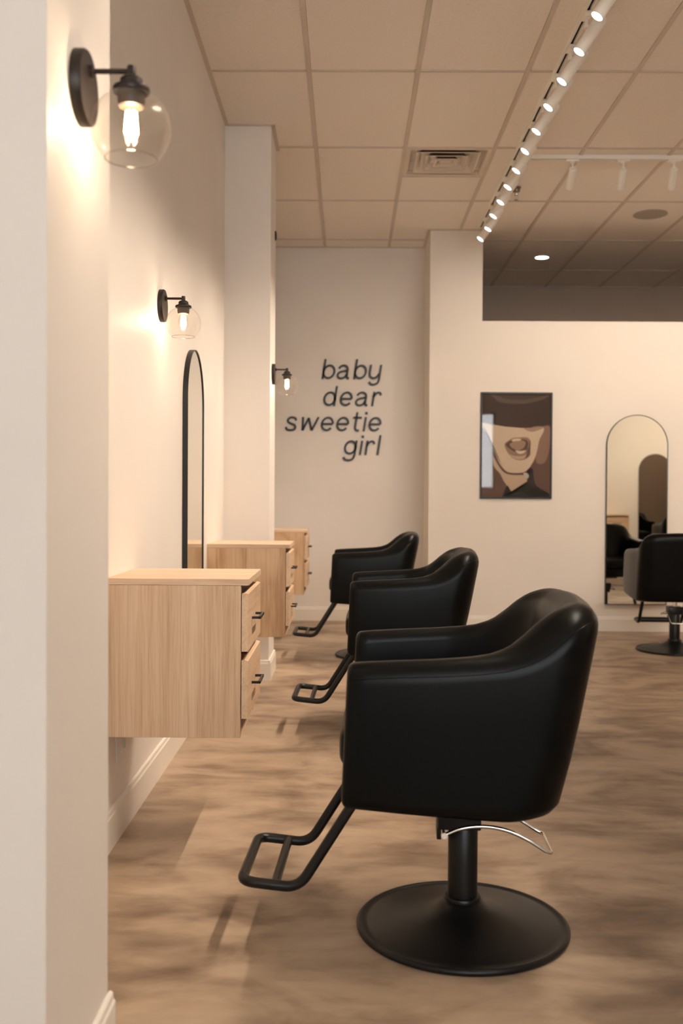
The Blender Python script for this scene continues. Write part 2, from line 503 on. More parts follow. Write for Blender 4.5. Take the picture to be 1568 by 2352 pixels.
# sprinkler, speaker, downlight
sp = thing('fire_sprinkler', 'small chrome fire sprinkler head hanging from the ceiling beside the rail', 'sprinkler', (1.277, 7.68, H))
lathe('escutcheon', [(0, 0), (.036, 0), (.036, -.004), (.030, -.010), (.026, -.034), (.020, -.038), (0, -.038)], mat('sprinkler_nickel', (.22, .18, .14), .3, metal=.9), sp)
lathe('sprinkler_body', [(.0, -.036), (.013, -.038), (.016, -.05), (.012, -.062), (.0, -.062)], M_CHROME, sp)
bm = bmesh.new()
add_tube(bm, catmull([(-.011,0,-.058), (-.015,0,-.072), (-.008,0,-.088), (0,0,-.092)]), .0028, 8)
add_tube(bm, catmull([(.011,0,-.058), (.015,0,-.072), (.008,0,-.088), (0,0,-.092)]), .0028, 8)
link('sprinkler_yoke', bm, M_CHROME, sp, smooth=True)
lathe('deflector', [(0, -.092), (.016, -.093), (.017, -.096), (0, -.097)], M_CHROME, sp)
cs = thing('ceiling_speaker', 'round grey perforated speaker flush in the ceiling', 'speaker', (2.515, 8.385, H))
lathe('speaker_rim', [(.138, 0), (.140, -.006), (.132, -.009), (.126, -.006), (.126, 0)], mat('speaker_rim_grey', (.44, .39, .33), .6), cs, n=56)
lathe('grille', [(0, -.005), (.06, -.005), (.126, -.004)], M_GRILLE, cs, n=56)
dl = thing('recessed_downlight', 'round lit downlight recessed in the dim ceiling beyond the wall', 'downlight', (1.905, 9.90, H))
lathe('downlight_trim', [(.060, .0), (.076, -.001), (.078, -.005), (.070, -.008), (.060, -.003)], M_WHITE, dl)
lathe('diffuser', [(0, -.004), (.062, -.004)], M_DOWN, dl)
ll = bpy.data.lights.new('downlight_glow', 'SPOT'); ll.energy = 2.5; ll.color = WARM; ll.spot_size = 2.0; ll.spot_blend = .7; ll.shadow_soft_size = .05
lo = bpy.data.objects.new('downlight_glow', ll); COL.objects.link(lo); lo.parent = dl; lo.location = (0, 0, -.02)

# ---------------------------------------------------------------- track lighting
def rail(name, label, length, along, loc):
    t = thing(name, label, 'track rail', loc)
    s = .0185; z1, z0 = 0, -.030
    bm = bmesh.new()
    def seg(a, b, c, d):     # a..b across, c..d height
        if along == 'y': add_box(bm, a, b, 0, length, c, d)
        else: add_box(bm, 0, length, a, b, c, d)
    seg(-s, -.0085, z0, z1); seg(.0085, s, z0, z1)
    link('rail_channel', bm, M_WHITE, t)
    bm = bmesh.new(); seg(-.0085, .0085, -.014, 0)
    link('contact_slot', bm, M_DARKCAV, t)
    for e in (-.012, length):
        bm = bmesh.new()
        if along == 'y': add_box(bm, -s-.001, s+.001, e, e+.012, z0-.001, z1)
        else: add_box(bm, e, e+.012, -s-.001, s+.001, z0-.001, z1)
        link('end_cap', bm, M_WHITE, t)
    return t
RX = 1.145
rail('track_rail', 'long white ceiling rail with black slot carrying the row of lit spotlights', 7.75, 'y', (RX, 1.0, H))
rail('track_rail', 'short white rail across the ceiling in front of the picture wall', 3.25, 'x', (1.256, 6.96, H))

_head = {}
rail('track_rail', 'added unseen white rail to light the partition station', 2.3, 'x', (3.95, 2.95, H))  # added rail, out of view, for lamps that brighten the partition
def track_head(x, y, d, along, lit, label, group, watt, cone):
    """d: unit vector the lens looks along; pivot hangs under the rail"""
    t = thing('track_spotlight', label, 'spotlight', (x, y, H), 0, group)
    d = Vector(d).normalized()
    # adapter in the rail
    if along == 'y': box('adapter', (-.016, .016, -.045, .045, -.044, -.0305), M_WHITE, t, bev=.003)
    else: box('adapter', (-.045, .045, -.016, .016, -.044, -.0305), M_WHITE, t, bev=.003)
    lathe('swivel', [(0, -.043), (.017, -.043), (.017, -.050), (.008, -.053), (.008, -.078), (.013, -.082), (.013, -.098), (0, -.098)], M_WHITE, t, n=20)
    piv = Vector((0, 0, -.088)) if along == 'x' else Vector((.0, 0, -.090))
    rr = .031
    if along == 'x':
        c0 = piv + Vector((0, 0, -.012)) - d*.015           # rear end of the barrel
        ln = .165; rr = .0255
    else:
        c0 = piv + Vector((.074, 0, .046)) ; ln = .20
    q = d.to_track_quat('Z', 'Y').to_matrix().to_4x4(); q.translation = c0
    lathe('barrel', [(0, 0), (rr*.8, .0), (rr, .006), (rr, ln), (rr-.003, ln), (rr-.003, ln-.006), (0, ln-.006)], M_WHITE, t, n=28, mtx=q)
    lathe('lens', [(0, ln-.0045), (rr-.0035, ln-.0045)], M_LENS, t, n=28, mtx=q)
    la = bpy.data.lights.new('spot_lamp', 'SPOT'); la.energy = watt; la.color = WARM
    la.spot_size = cone; la.spot_blend = .55; la.shadow_soft_size = .026
    lo = bpy.data.objects.new('spot_lamp', la); COL.objects.link(lo); lo.parent = t
    lo.location = c0 + d*(ln+.01); lo.rotation_euler = d.to_track_quat('-Z', 'Y').to_euler()
    return t
ords = ['nearest', 'second nearest', 'third', 'fourth', 'fifth', 'sixth', 'seventh', 'eighth', 'ninth', 'tenth', 'eleventh', 'twelfth and farthest']
jit = [(.0, .0), (.01, 0), (-.04, .02), (-.05, -.02), (-.03, .02), (-.07, -.01), (-.02, .02), (-.02, 0), (.0, -.02), (0, .01), (.06, .0), (-.05, -.03)]
for k in range(-7, 12):
    y = 4.522+.3555*k
    jx, jy = jit[k] if k >= 0 else (.02*math.sin(k*3.), .01*math.sin(k*5.))
    lab = ('%s lit white spotlight along the long rail' % ords[k]) if k >= 0 else 'lit white spotlight on the long rail over the camera'
    track_head(RX, y, (-.56+jx, jy, -.83), 'y', True, lab, 'spotlights on the long rail', TRACK_W, math.radians(66))
for k in range(9):
    lab = ['leftmost white cylinder spotlight hanging from the cross rail', 'second white cylinder spotlight from the left on the cross rail', 'third white cylinder spotlight from the left on the cross rail'][k] if k < 3 else 'white cylinder spotlight on the cross rail past the right edge'
    track_head(1.547+.351*k, 6.96, (.04+.05*min(k, 3), .80, -.60), 'x', True, lab, 'spotlights on the cross rail', WALLWASH_W, math.radians(84))

for k in range(5):  # lamps added to light the partition
    track_head(4.2+.42*k, 2.95, (0, -.72, -.69), 'x', True, 'added white spotlight brightening the partition, outside the frame', 'added spotlights over the partition', 30, math.radians(84))
rail('track_rail', 'added white rail for bounce light, over the unseen right half of the salon', 5.6, 'y', (5.2, 3.25, H))  # added rail and lamps, put in for bounce light on ceiling and walls
for k in range(9):
    track_head(5.2, 3.5+.62*k, (.56, 0, -.83), 'y', True, 'added white spotlight for bounce light from the right half, outside the frame', 'added spotlights on the right rail', 46, math.radians(80))
rail('track_rail', 'added white cross rail to light the far walls, outside the frame', 3.3, 'x', (1.55, 2.35, H))  # added rail and lamps that brighten far surfaces facing the camera
for k in range(7):
    track_head(1.75+.47*k, 2.35, (-.16, .88, -.46), 'x', True, 'added white spotlight brightening the far walls, outside the frame', 'added spotlights on the rail over the camera', 42, math.radians(60))
# ---------------------------------------------------------------- sconces
def make_sconce(label):
    t = thing('wall_sconce', label, 'wall light', (0, 0, 0), 0, 'globe sconces')
    RY = Matrix.Rotation(PI/2, 4, 'Y')
    lathe('backplate', [(0, .0), (.0685, .0), (.0685, .017), (.066, .0205), (0, .0205)], M_BRONZE, t, n=48, mtx=RY)
    az = .031
    bm = bmesh.new()
    add_lathe(bm, [(0, .02), (.011, .02), (.011, .028), (.0055, .030)], 16, mtx=Matrix.Translation((0, 0, az)) @ RY)
    add_tube(bm, [(.02, 0, az), (.098, 0, az)], .0050, 12)
    link('arm', bm, M_BRONZE, t, smooth=True, angle=40)
    cx = .098
    hz = az-.020
    lathe('holder', [(0, .030), (.0075, .030), (.0083, .028), (.0083, .012), (.015, .010), (.0205, .005), (.0210, -.003), (.026, -.008), (.0335, -.0105), (.0345, -.0155), (.0335, -.0195), (0, -.0195)], M_BRONZE, t, n=32, centre=(cx, 0, hz), angle=35)
    lathe('socket', [(0, -.0195), (.0255, -.0195), (.0255, -.034), (.0235, -.045), (.019, -.047), (.018, -.041), (0, -.041)], M_SOCKET, t, n=28, centre=(cx, 0, hz))
    # globe: open sphere
    R, gz = .0735, az-.105
    prof = []
    a0 = math.asin(.0285/R)
    for k in range(27):
        a = a0+(PI-.74-a0)*k/26
        prof.append((R*math.sin(a), R*math.cos(a)))
    prof.append((prof[-1][0]-.001, prof[-1][1]-.0025))
    prof.append((prof[-1][0]-.002, prof[-1][1]+.0015))
    lathe('glass_globe', prof, M_GLASS, t, n=48, centre=(cx, 0, gz), angle=80)
    rb = prof[-2]
    bm = bmesh.new(); pts = [(cx+rb[0]*math.cos(2*PI*k/40), rb[0]*math.sin(2*PI*k/40), gz+rb[1]) for k in range(40)]
    add_tube(bm, pts, .0013, 6, closed=True); link('globe_rim', bm, thin_rim, t, smooth=True)
    # bulb
    bz = az-.062
    b = lathe('bulb', [(.011, .004), (.0125, -.006), (.020, -.022), (.0225, -.036), (.021, -.050), (.015, -.061), (.006, -.066), (0, -.067)], M_BULB, t, n=24, centre=(cx, 0, bz))
    bm = bmesh.new()
    for k in range(6):
        a = k*PI/3+.2
        add_tube(bm, [(cx+.0085*math.cos(a), .0085*math.sin(a), bz-.012), (cx+.012*math.cos(a+.25), .012*math.sin(a+.25), bz-.052)], .0016, 6)
    f = link('filament', bm, M_FIL, t); f.parent = b
    la = bpy.data.lights.new('bulb_light', 'POINT'); la.energy = SCONCE_W; la.color = (1, .80, .60); la.shadow_soft_size = .012
    lo = bpy.data.objects.new('bulb_light', la); COL.objects.link(lo); lo.parent = b; lo.location = (cx, 0, bz-.032)
    return t
thin_rim = thin_glass('globe_rim_glass', (.80, .76, .68), .22)
SZ = CAMZ+.803
s1 = make_sconce('large blurred black sconce with clear glass globe on the near pier')
s1.location = (PX, 1.862, SZ-.047)
dup(s1, (XL, 4.235, SZ), 0, 'black sconce with lit clear globe above the arched wall mirror')
dup(s1, (PX, 6.60, SZ), 0, 'smallest black globe sconce, on the far pier beside the lettering')
lathe('sensor_dome', [(0, .012), (.02, .012), (.03, .008), (.034, 0), (0, 0)], M_BLACK, None, n=20, mtx=Matrix.Translation((PX, 6.80, CAMZ+1.768)) @ Matrix.Rotation(PI/2, 4, 'Y'))
so = bpy.data.objects['sensor_dome']; so['label'] = 'tiny black dome fixed high on the edge of the far pier'; so['category'] = 'sensor'

# ---------------------------------------------------------------- floating cabinets
def make_cabinet(label, side_m, drawer_m, top_m):
    """local: wall plane x=0, width along +y from 0, floor z=0"""
    t = thing('wall_cabinet', label, 'cabinet', (0, 0, 0), 0, 'floating oak drawer cabinets')
    zt, zb, W_, D_ = .918, .389, .46, .448
    th = .019
    box('cabinet_top', (0, .474, 0, W_, zt-.022, zt), top_m, t, bev=.0012, seg=1)
    box('side_panel', (0, D_, 0, th, zb, zt-.0225), side_m, t, bev=.0008, seg=1)
    box('side_panel', (0, D_, W_-th, W_, zb, zt-.0225), side_m, t, bev=.0008, seg=1)
    box('bottom_panel', (.003, D_-.002, th+.0005, W_-th-.0005, zb, zb+th), top_m, t)
    box('back_panel', (.001, .009, th+.0005, W_-th-.0005, zb+th+.0005, zt-.023), side_m, t)
    # recessed rails seen in the finger gaps
    for z0, z1 in ((.845, .890), (.630, .690), (.415, .462)):
        box('front_rail', (D_-.075, D_-.055, th+.0005, W_-th-.0005, z0, z1), drawer_m, t)
    for z0, z1 in ((.677, .872), (.453, .649)):
        bm = bmesh.new()
        x0, x1 = D_+.003, .4725
        # front slab with bevelled finger-pull top edge, and the drawer box behind it
        prof = [(x0, z0), (x1, z0), (x1, z1-.004), (x1-.012, z1), (x0, z1-.002)]
        A = [bm.verts.new((x, .0005, z)) for x, z in prof]; B = [bm.verts.new((x, W_-.0005, z)) for x, z in prof]
        n = len(prof)
        for i in range(n): bm.faces.new((A[i], A[(i+1) % n], B[(i+1) % n], B[i]))
        bm.faces.new(A[::-1]); bm.faces.new(B)
        add_box(bm, .03, x0, th+.012, W_-th-.012, z0+.014, z1-.045)
        d = link('drawer', bm, drawer_m, t)
        zc = (z0+z1)/2
        bm = bmesh.new()
        ya, yb = .128, .268
        pts = round_path([(x1-.002, ya, zc), (x1+.030, ya, zc), (x1+.030, yb, zc), (x1-.002, yb, zc)], .002, 1)
        add_box(bm, x1, x1+.030, ya, ya+.008, zc-.004, zc+.004)
        add_box(bm, x1, x1+.030, yb-.008, yb, zc-.004, zc+.004)
        add_box(bm, x1+.022, x1+.031, ya, yb, zc-.0045, zc+.0045, bev=.0008, seg=1)
        h_ = link('handle', bm, M_HANDLE, t); h_.parent = d; h_['label'] = 'black bar pull handle'
    return t
c1 = make_cabinet('nearest floating pale oak two-drawer cabinet with upright grain on its side', M_OAKZ, M_OAKY, M_OAKX)
c1.location = (XL, 3.293, 0)
c2 = make_cabinet('second floating cabinet, honey oak side with wavy figure, beside the wall mirror', M_OAKZ2, M_OAKY, M_OAKX)
c2.location = (XL, 5.66, 0)
c3 = dup(c2, (XL, 8.10, 0), 0, 'farthest and smallest oak cabinet, half hidden behind the far pier')
c4 = dup(c1, (4.61, .952, 0), PI/2, 'oak cabinet seen only as a reflection in the far arched mirror')
for i, (yy, xx, zz) in enumerate(((3.36, -.780, .289), (3.44, -.780, .300), (3.485, -.780, .305))):
    o = tube('hanging_wire', catmull([(xx, yy, .388), (xx-.001, yy, .365), (xx+.001, yy+.001, zz+.02), (xx, yy, zz)], 5), [.0036, .0024, .0030][i], M_WIRE, None, n=8)
    o['label'] = ['longest thin pale wire hanging under the nearest cabinet', 'middle short pale wire hanging under the nearest cabinet', 'shortest pale wire hanging farthest back under the nearest cabinet'][i]
    o['category'] = 'wire'; o['group'] = 'wires under the nearest cabinet'

# ---------------------------------------------------------------- arched mirrors (local: plane y-z, facing +x, centred on y, bottom z=0)
def make_mirror(label):
    t = thing('arched_mirror', label, 'mirror', (0, 0, 0), 0, 'arched wall mirrors')
    hw, hh = .2725, 1.69
    def outline(inset, n=40):
        r = hw-inset; zc = hh-hw
        p = [(-r, inset), (r, inset)]
        for k in range(n+1):
            a = PI*k/n; p.append((r*math.cos(a), zc+r*math.sin(a)))
        return p
    def band(bm, i0, i1, x0, x1):
        A, B = outline(i0), outline(i1); n = len(A)
        L0 = [[bm.verts.new((x, p[0], p[1])) for p in q] for x, q in ((x0, A), (x1, A), (x1, B), (x0, B))]
        for a in range(4):
            P, Q = L0[a], L0[(a+1) % 4]
            for k in range(n): bm.faces.new((P[k], P[(k+1) % n], Q[(k+1) % n], Q[k]))
    bm = bmesh.new(); band(bm, 0, .0055, .0, .026)
    link('mirror_frame', bm, M_HANDLE, t)
    bm = bmesh.new(); bm.faces.new([bm.verts.new((.021, y, z)) for y, z in outline(.0052)])
    bm.faces.new([bm.verts.new((.003, y, z)) for y, z in outline(.0052)])
    link('mirror_glass', bm, M_MIRROR, t)
    return t
m1 = make_mirror('tall arched mirror in thin black frame on the left wall behind the nearest cabinet')
m1.location = (XL, 5.083, .243)
dup(m1, (2.572, Y_PW, .243), -PI/2, 'arched black-framed mirror on the far wall right of the poster')
dup(m1, (5.17, .95, .243), PI/2, 'arched mirror seen only inside the reflection of the far mirror')

# ---------------------------------------------------------------- salon chairs
def lerp(a, b, t): return a+(b-a)*t
def interp(x, tab):
    if x <= tab[0][0]: return tab[0][1]
    for (a, va), (b, vb) in zip(tab, tab[1:]):
        if x <= b:
            t = (x-a)/(b-a); t = t*t*(3-2*t) if False else t
            return lerp(va, vb, t)
    return tab[-1][1]
HW = .33
TOPS = [(-.31, .780), (-.20, .786), (-.05, .793), (.04, .799), (.10, .807), (.145, .820), (.185, .840), (.215, .866), (.24, .893), (.265, .912), (.29, .923), (.31, .927)]
def bot(x): return lerp(.426, .398, (x+.32)/.52)
def xf(z): return lerp(-.323, -.310, (z-.44)/.33)
def xb(z):
    v = lerp(.228, .325, (z-.42)/.47)
    if z < .445: v -= .022*((.445-z)/.045)**2
    return v
RC = .115
def station(s, z, o=0.0):
    """s in 0..1 round the U: point on the contour inset by o at height z (corner radius stays, so the inside is rounded too)"""
    if s > .5:
        p = station(1-s, z, o); return Vector((p.x, -p.y, z))
    f, b, hw = xf(z), xb(z)-o, HW-o
    if s < .28:                                  # arm
        t = s/.28
        return Vector((lerp(f, b-RC, t), -hw-.008*math.sin(PI*t), z))
    if s < .40:                                  # corner
        a = (s-.28)/.12*PI/2
        return Vector((b-RC+RC*math.sin(a), -hw+RC-RC*math.cos(a), z))
    t = (s-.40)/.10                              # half of the back
    return Vector((b+.010*math.sin(t*PI/2), lerp(-hw+RC, 0, t), z))
def xrep(s):
    return station(s, .85).x
def profile(s):
    x = xrep(s); Tz = interp(x, TOPS); B = bot(min(x, .2))
    if .40 <= s <= .60: Tz += .004*math.sin((s-.40)/.2*PI)
    k = min(1, max(0, (x-.05)/.2)); th = lerp(.080, .105, k)
    P = [(.012, B), (.002, B+.010), (0, B+.03)]
    for q in (.25, .5, .75): P.append((-.003*math.sin(q*PI), lerp(B+.03, Tz-.09, q)))
    ro, bo, ri, bi = lerp(.034, .054, k), lerp(.055, .070, k), lerp(.030, .050, k), lerp(.036, .075, k)
    for q in range(6): a = q/5*PI/2; P.append((ro-ro*math.cos(a), Tz-bo+bo*math.sin(a)))
    for q in range(6): a = q/5*PI/2; P.append((th-ri+ri*math.sin(a), Tz-bi+bi*math.cos(a)))
    P += [(th, lerp(Tz, B, .4)), (th, B+.05), (th-.01, B)]
    return P
def shell_mesh():
    bm = bmesh.new()
    S = [0.0] + [i*.014 for i in range(1, 20)] + [.28+.12*i/10 for i in range(10)] + [.40+.10*i/5 for i in range(5)]
    S = S + [.5] + [1-s for s in reversed(S)]
    rings = []
    def loop(s, prof, dx=0.0, scale=0):
        cz = sum(p[1] for p in prof)/len(prof); c0 = .039
        zs = [p[1] for p in prof]; zm = (max(zs)+min(zs))/2; hz = (max(zs)-min(zs))/2
        out = []
        for o_, z in prof:
            if scale:       # inset by `scale` metres
                o2 = c0+(o_-c0)*(c0-scale)/c0; z2 = zm+(z-zm)*(hz-scale)/hz
            else: o2, z2 = o_, z
            v = station(s, z2, o2); v.x += dx
            out.append(bm.verts.new(v))
        return out
    pf = profile(0.0)
    for dx, sc_ in ((.0, .016), (.002, .009), (.0065, .0035), (.014, 0)):
        rings.append(loop(0.0, pf, dx, sc_))
    for s in S[2:-2]: rings.append(loop(s, profile(s)))
    pf = profile(1.0)
    for dx, sc_ in ((.014, 0), (.0065, .0035), (.002, .009), (.0, .016)):
        rings.append(loop(1.0, pf, dx, sc_))
    n = len(rings[0])
    for A, B in zip(rings, rings[1:]):
        for k in range(n): bm.faces.new((A[k], A[(k+1) % n], B[(k+1) % n], B[k]))
    bm.faces.new(rings[0][::-1]); bm.faces.new(rings[-1])
    return bm
def skin_off(s, z):
    P = profile(s); 
    for a, b in zip(P, P[1:]):
        if a[1] <= z <= b[1] and b[1] > a[1]: return lerp(a[0], b[0], (z-a[1])/(b[1]-a[1]))
    return 0
def seam_pts(off=.036):
    pts = []
    for i in range(0, 101):
        s = .005+.99*i/100; x = xrep(s); z = interp(x, TOPS)-off
        pts.append(station(s, z, skin_off(s, z)-.0002))
    return pts
def cushion(bm, x0, x1, y0, y1, z0, z1, bulge=.012, r=.028, nx=14, ny=14, nz=5):
    """rounded soft box"""
    c = Vector(((x0+x1)/2, (y0+y1)/2, (z0+z1)/2)); hx, hy, hz = (x1-x0)/2, (y1-y0)/2, (z1-z0)/2
    vs0 = set(bm.verts)
    bmesh.ops.create_cube(bm, size=2)
    new = [v for v in bm.verts if v not in vs0]
    es = list({e for v in new for e in v.link_edges})
    bmesh.ops.subdivide_edges(bm, edges=es, cuts=9, use_grid_fill=True)
    new = [v for v in bm.verts if v not in vs0]
    for v in new:
        p = Vector((v.co.x*hx, v.co.y*hy, v.co.z*hz))
        q = Vector((max(-hx+r, min(hx-r, p.x)), max(-hy+r, min(hy-r, p.y)), max(-hz+r, min(hz-r, p.z))))
        d = p-q
        if d.length > 1e-6: p = q+d.normalized()*r
        p.z += bulge*(1-(v.co.x)**2)*(1-(v.co.y)**2)*(1 if v.co.z > 0 else 0)
        p.x -= .006*(1-v.co.y**2)*(1 if v.co.x < 0 else 0)*(1-v.co.z**2)
        v.co = c+p
def make_chair(label):
    t = thing('salon_chair', label, 'chair', (0, 0, 0), 0, 'black salon chairs')
    link('backrest_shell', shell_mesh(), M_VINYL, t, smooth=True, angle=55)
    tube('piping', seam_pts(), .0013, M_VINYL, t, n=6)
    bm = bmesh.new(); cushion(bm, -.332, .175, -.247, .247, .496, .600); link('seat', bm, M_VINYL, t, smooth=True)
    bm = bmesh.new(); add_box(bm, -.312, .155, -.250, .250, .425, .495, bev=.008); link('seat_base', bm, M_VINYL, t, smooth=True, angle=40)
    # pedestal
    lathe('base_plate', [(0, .0), (.288, .0), (.293, .004), (.294, .012), (.288, .0175), (.281, .0165), (.276, .0135), (.262, .017), (.21, .026), (.15, .037), (.10, .050), (.072, .062), (.058, .074), (.052, .080), (0, .080)], M_BASE, t, n=96, angle=60)
    lathe('column', [(0, .078), (.050, .078), (.051, .086), (.048, .091), (.041, .092), (.041, .322), (.037, .327), (0, .327)], M_BASE, t, n=40)
    lathe('piston', [(0, .325), (.019, .325), (.019, .408), (0, .408)], M_CHROME, t, n=24)
    bm = bmesh.new()
    add_box(bm, -.072, .046, -.052, .052, .286, .346, bev=.004)
    add_box(bm, -.074, -.062, -.040, .040, .256, .345, bev=.002)
    add_box(bm, -.11, .11, -.10, .10, .396, .4245, bev=.004)
    link('mounting_bracket', bm, M_BLACK, t, smooth=True, angle=40)
    # lever: chrome hoop round the column
    nr = catmull([(-.056, -.082, .283), (-.01, -.082, .302), (.05, -.082, .309), (.11, -.082, .300), (.165, -.082, .277), (.215, -.082, .247)], 6)
    fr = [Vector((p.x, .082, p.z)) for p in nr]
    path = nr + round_path([nr[-1], (.232, -.078, .240), (.232, .078, .240), fr[-1]], .012, 4)[1:-1] + fr[::-1]
    tube('pump_lever', path, .0055, M_CHROME, t, n=12)
    for s in (-1, 1):
        bm = bmesh.new()
        add_lathe(bm, [(0, 0), (.0095, 0), (.0095, .006), (.004, .007), (0, .005)], 20, mtx=Matrix.Translation((-.056, s*.086, .283)) @ Matrix.Rotation(s*-PI/2, 4, 'X'))
        add_tube(bm, [(-.056, s*.040, .283), (-.056, s*.087, .283)], .004, 8)
        link('lever_bolt', bm, M_CHROME, t, smooth=True, angle=40)
    # footrest
    r_, hwf = .0140, .172
    pts = [(-.16, -hwf, .52-.06), (-.285, -hwf, .418), (-.440, -hwf, .166), (-.592, -hwf, .180), (-.592, hwf, .180), (-.440, hwf, .166), (-.285, hwf, .418), (-.16, hwf, .46)]
    pts[0] = (-.255, -hwf, .462); pts[-1] = (-.255, hwf, .462)
    del pts[1]; del pts[-2]
    tube('footrest', round_path(pts, .040, 8), r_, M_BLACK, t, n=16)
    bar = tube('footrest_bar', [(-.503, -hwf+.004, .172), (-.503, hwf-.004, .172)], .0125, M_BLACK, t, n=14)
    return t
ch = make_chair('largest black salon chair in the foreground with chrome pump lever')
ch.location = (.325, 2.75, 0); ch.rotation_euler.z = math.radians(-2.6)
dup(ch, (.332, 5.12, 0), math.radians(-1.5), 'middle black salon chair of the left row, behind the foreground chair')
dup(ch, (.205, 7.46, 0), math.radians(-1), 'farthest black salon chair of the left row, near the lettered alcove')
dup(ch, (2.565, 7.80, 0), math.radians(-90-3), 'black salon chair cut by the right edge, its back to us, before the far mirror')
dup(ch, (5.15, 2.25, 0), math.radians(90), 'black salon chair seen only dimly inside the far mirror reflection')

# ---------------------------------------------------------------- framed poster
pf = thing('framed_poster', 'black framed monochrome poster of a mouth below a dark hat brim', 'picture', (1.4975, Y_PW, 1.654), 0)
pw, ph = .319, .474
bm = bmesh.new()
f_ = .014
add_box(bm, -pw, -pw+f_, -.022, 0, -ph, ph, bev=.0015, seg=1); add_box(bm, pw-f_, pw, -.022, 0, -ph, ph, bev=.0015, seg=1)
add_box(bm, -pw+f_, pw-f_, -.022, 0, ph-f_, ph); add_box(bm, -pw+f_, pw-f_, -.022, 0, -ph, -ph+f_)
link('picture_frame', bm, M_HANDLE, pf)
pf.rotation_euler = (0, math.radians(.0), 0)
# flat print, drawn in layered ink shapes (fractions of the picture: u right, v down)
IW, IH = pw-f_, ph-f_
inks = {}
def ink(n, c):
    if n not in inks: inks[n] = mat('print_'+n, c, .6, spec=.2)
    return inks[n]
plist = []
def shape(ptsuv, nm, c, smooth=True):
    P = [(u, v, 0) for u, v in ptsuv]
    if smooth: P = [tuple(q) for q in catmull(P, 6, closed=True)]
    P = [(min(1, max(0, p[0])), min(1, max(0, p[1]))) for p in P]
    plist.append((P, nm, c))
shape([(0,0),(1,0),(1,1),(0,1)], 'ground', (.125,.072,.052), False)
shape([(.0,.0),(1,.0),(1,.30),(.8,.325),(.5,.33),(.2,.32),(0,.28)], 'hat', (.047,.027,.019))
shape([(.17,.0),(.96,.0),(.97,.02),(.85,.06),(.65,.09),(.45,.095),(.25,.08),(.18,.04)], 'hat_band', (.115,.082,.068))
shape([(.24,.0),(.90,.0),(.86,.025),(.62,.055),(.42,.055),(.28,.035)], 'hat_crown', (.065,.043,.034))
shape([(.72,.33),(.90,.31),(.99,.32),(.99,.52),(.92,.66),(.80,.66),(.78,.5)], 'cheek_shade', (.26,.16,.115))
shape([(.0,.28),(.17,.30),(.32,.315),(.50,.325),(.62,.33),(.72,.33),(.88,.32),(.90,.36),(.84,.44),(.81,.54),(.77,.63),(.70,.71),(.62,.755),(.50,.765),(.38,.755),(.30,.71),(.22,.63),(.17,.54),(.10,.40),(.0,.32)], 'face', (.62,.50,.37))
shape([(.62,.33),(.78,.325),(.90,.32),(.84,.345),(.74,.365),(.66,.355)], 'nose_shade', (.36,.25,.18))
shape([(.16,.54),(.21,.60),(.28,.70),(.36,.755),(.48,.768),(.60,.765),(.60,.79),(.48,.785),(.34,.775),(.24,.72),(.17,.62)], 'jaw_shadow', (.12,.07,.05))
shape([(.17,.61),(.25,.70),(.34,.765),(.46,.785),(.60,.785),(.69,.80),(.66,.86),(.56,.915),(.46,.965),(.44,.97),(.38,.90),(.32,.84),(.27,.775),(.18,.70)], 'neck', (.52,.39,.28))
shape([(.30,1.0),(.36,.90),(.38,.885),(.455,.965),(.60,.90),(.68,.84),(.74,.80),(.80,.89),(.99,.965),(1,1)], 'jacket', (.006,.006,.005), False)
shape([(.66,.745),(.74,.72),(.76,.80),(.78,.90),(.68,.87)], 'collar', (.022,.014,.011))
shape([(.61,.765),(.66,.765),(.69,.79),(.67,.82),(.63,.80)], 'ear_drop', (.48,.47,.42))
# mouth
shape([(.33,.49),(.38,.455),(.46,.425),(.56,.42),(.66,.42),(.71,.455),(.71,.50),(.68,.53),(.71,.56),(.70,.60),(.62,.635),(.53,.64),(.44,.615),(.37,.56)], 'lip', (.30,.19,.135))
shape([(.35,.495),(.41,.455),(.50,.44),(.62,.44),(.67,.46),(.67,.51),(.63,.55),(.55,.57),(.44,.545)], 'mouth_dark', (.10,.058,.042))
shape([(.42,.475),(.50,.455),(.60,.45),(.64,.475),(.61,.52),(.54,.545),(.46,.53),(.41,.50)], 'tongue', (.33,.215,.15))
shape([(.44,.443),(.50,.432),(.57,.436),(.555,.452),(.50,.455),(.45,.46)], 'teeth', (.66,.55,.42))
shape([(.49,.547),(.56,.552),(.64,.546),(.61,.572),(.54,.578)], 'teeth', (.66,.55,.42))
shape([(.40,.585),(.48,.60),(.58,.602),(.66,.585),(.64,.615),(.55,.632),(.46,.618)], 'lip_light', (.50,.37,.26))
shape([(.655,.51),(.69,.53),(.70,.57),(.67,.61),(.63,.625),(.66,.58),(.67,.545)], 'lip_shade', (.15,.09,.065))
bm = bmesh.new(); mats = []; 
for i, (P, nm, c) in enumerate(plist):
    m_ = ink(nm, c)
    if m_ not in mats: mats.append(m_)
    vs = [bm.verts.new(((u*2-1)*IW, -.006-.00008*i, (1-v*2)*IH)) for u, v in P]
    fc = bm.faces.new(vs); fc.material_index = mats.index(m_)
    if len(vs) > 4: bmesh.ops.triangulate(bm, faces=[fc])
me = bpy.data.meshes.new('print')
for f in bm.faces:
    if f.normal.y > 0: f.normal_flip()
bm.to_mesh(me); bm.free()
for m_ in mats: me.materials.append(m_)
po = bpy.data.objects.new('print', me); COL.objects.link(po); po.parent = pf
box('backing_board', (-IW, IW, -.005, -.001, -IH, IH), M_SIGN, pf)
box('glazing', (-IW, IW, -.0135, -.0115, -IH, IH), thin_glass('acrylic_glazing', (.97, .96, .95), .08), pf)

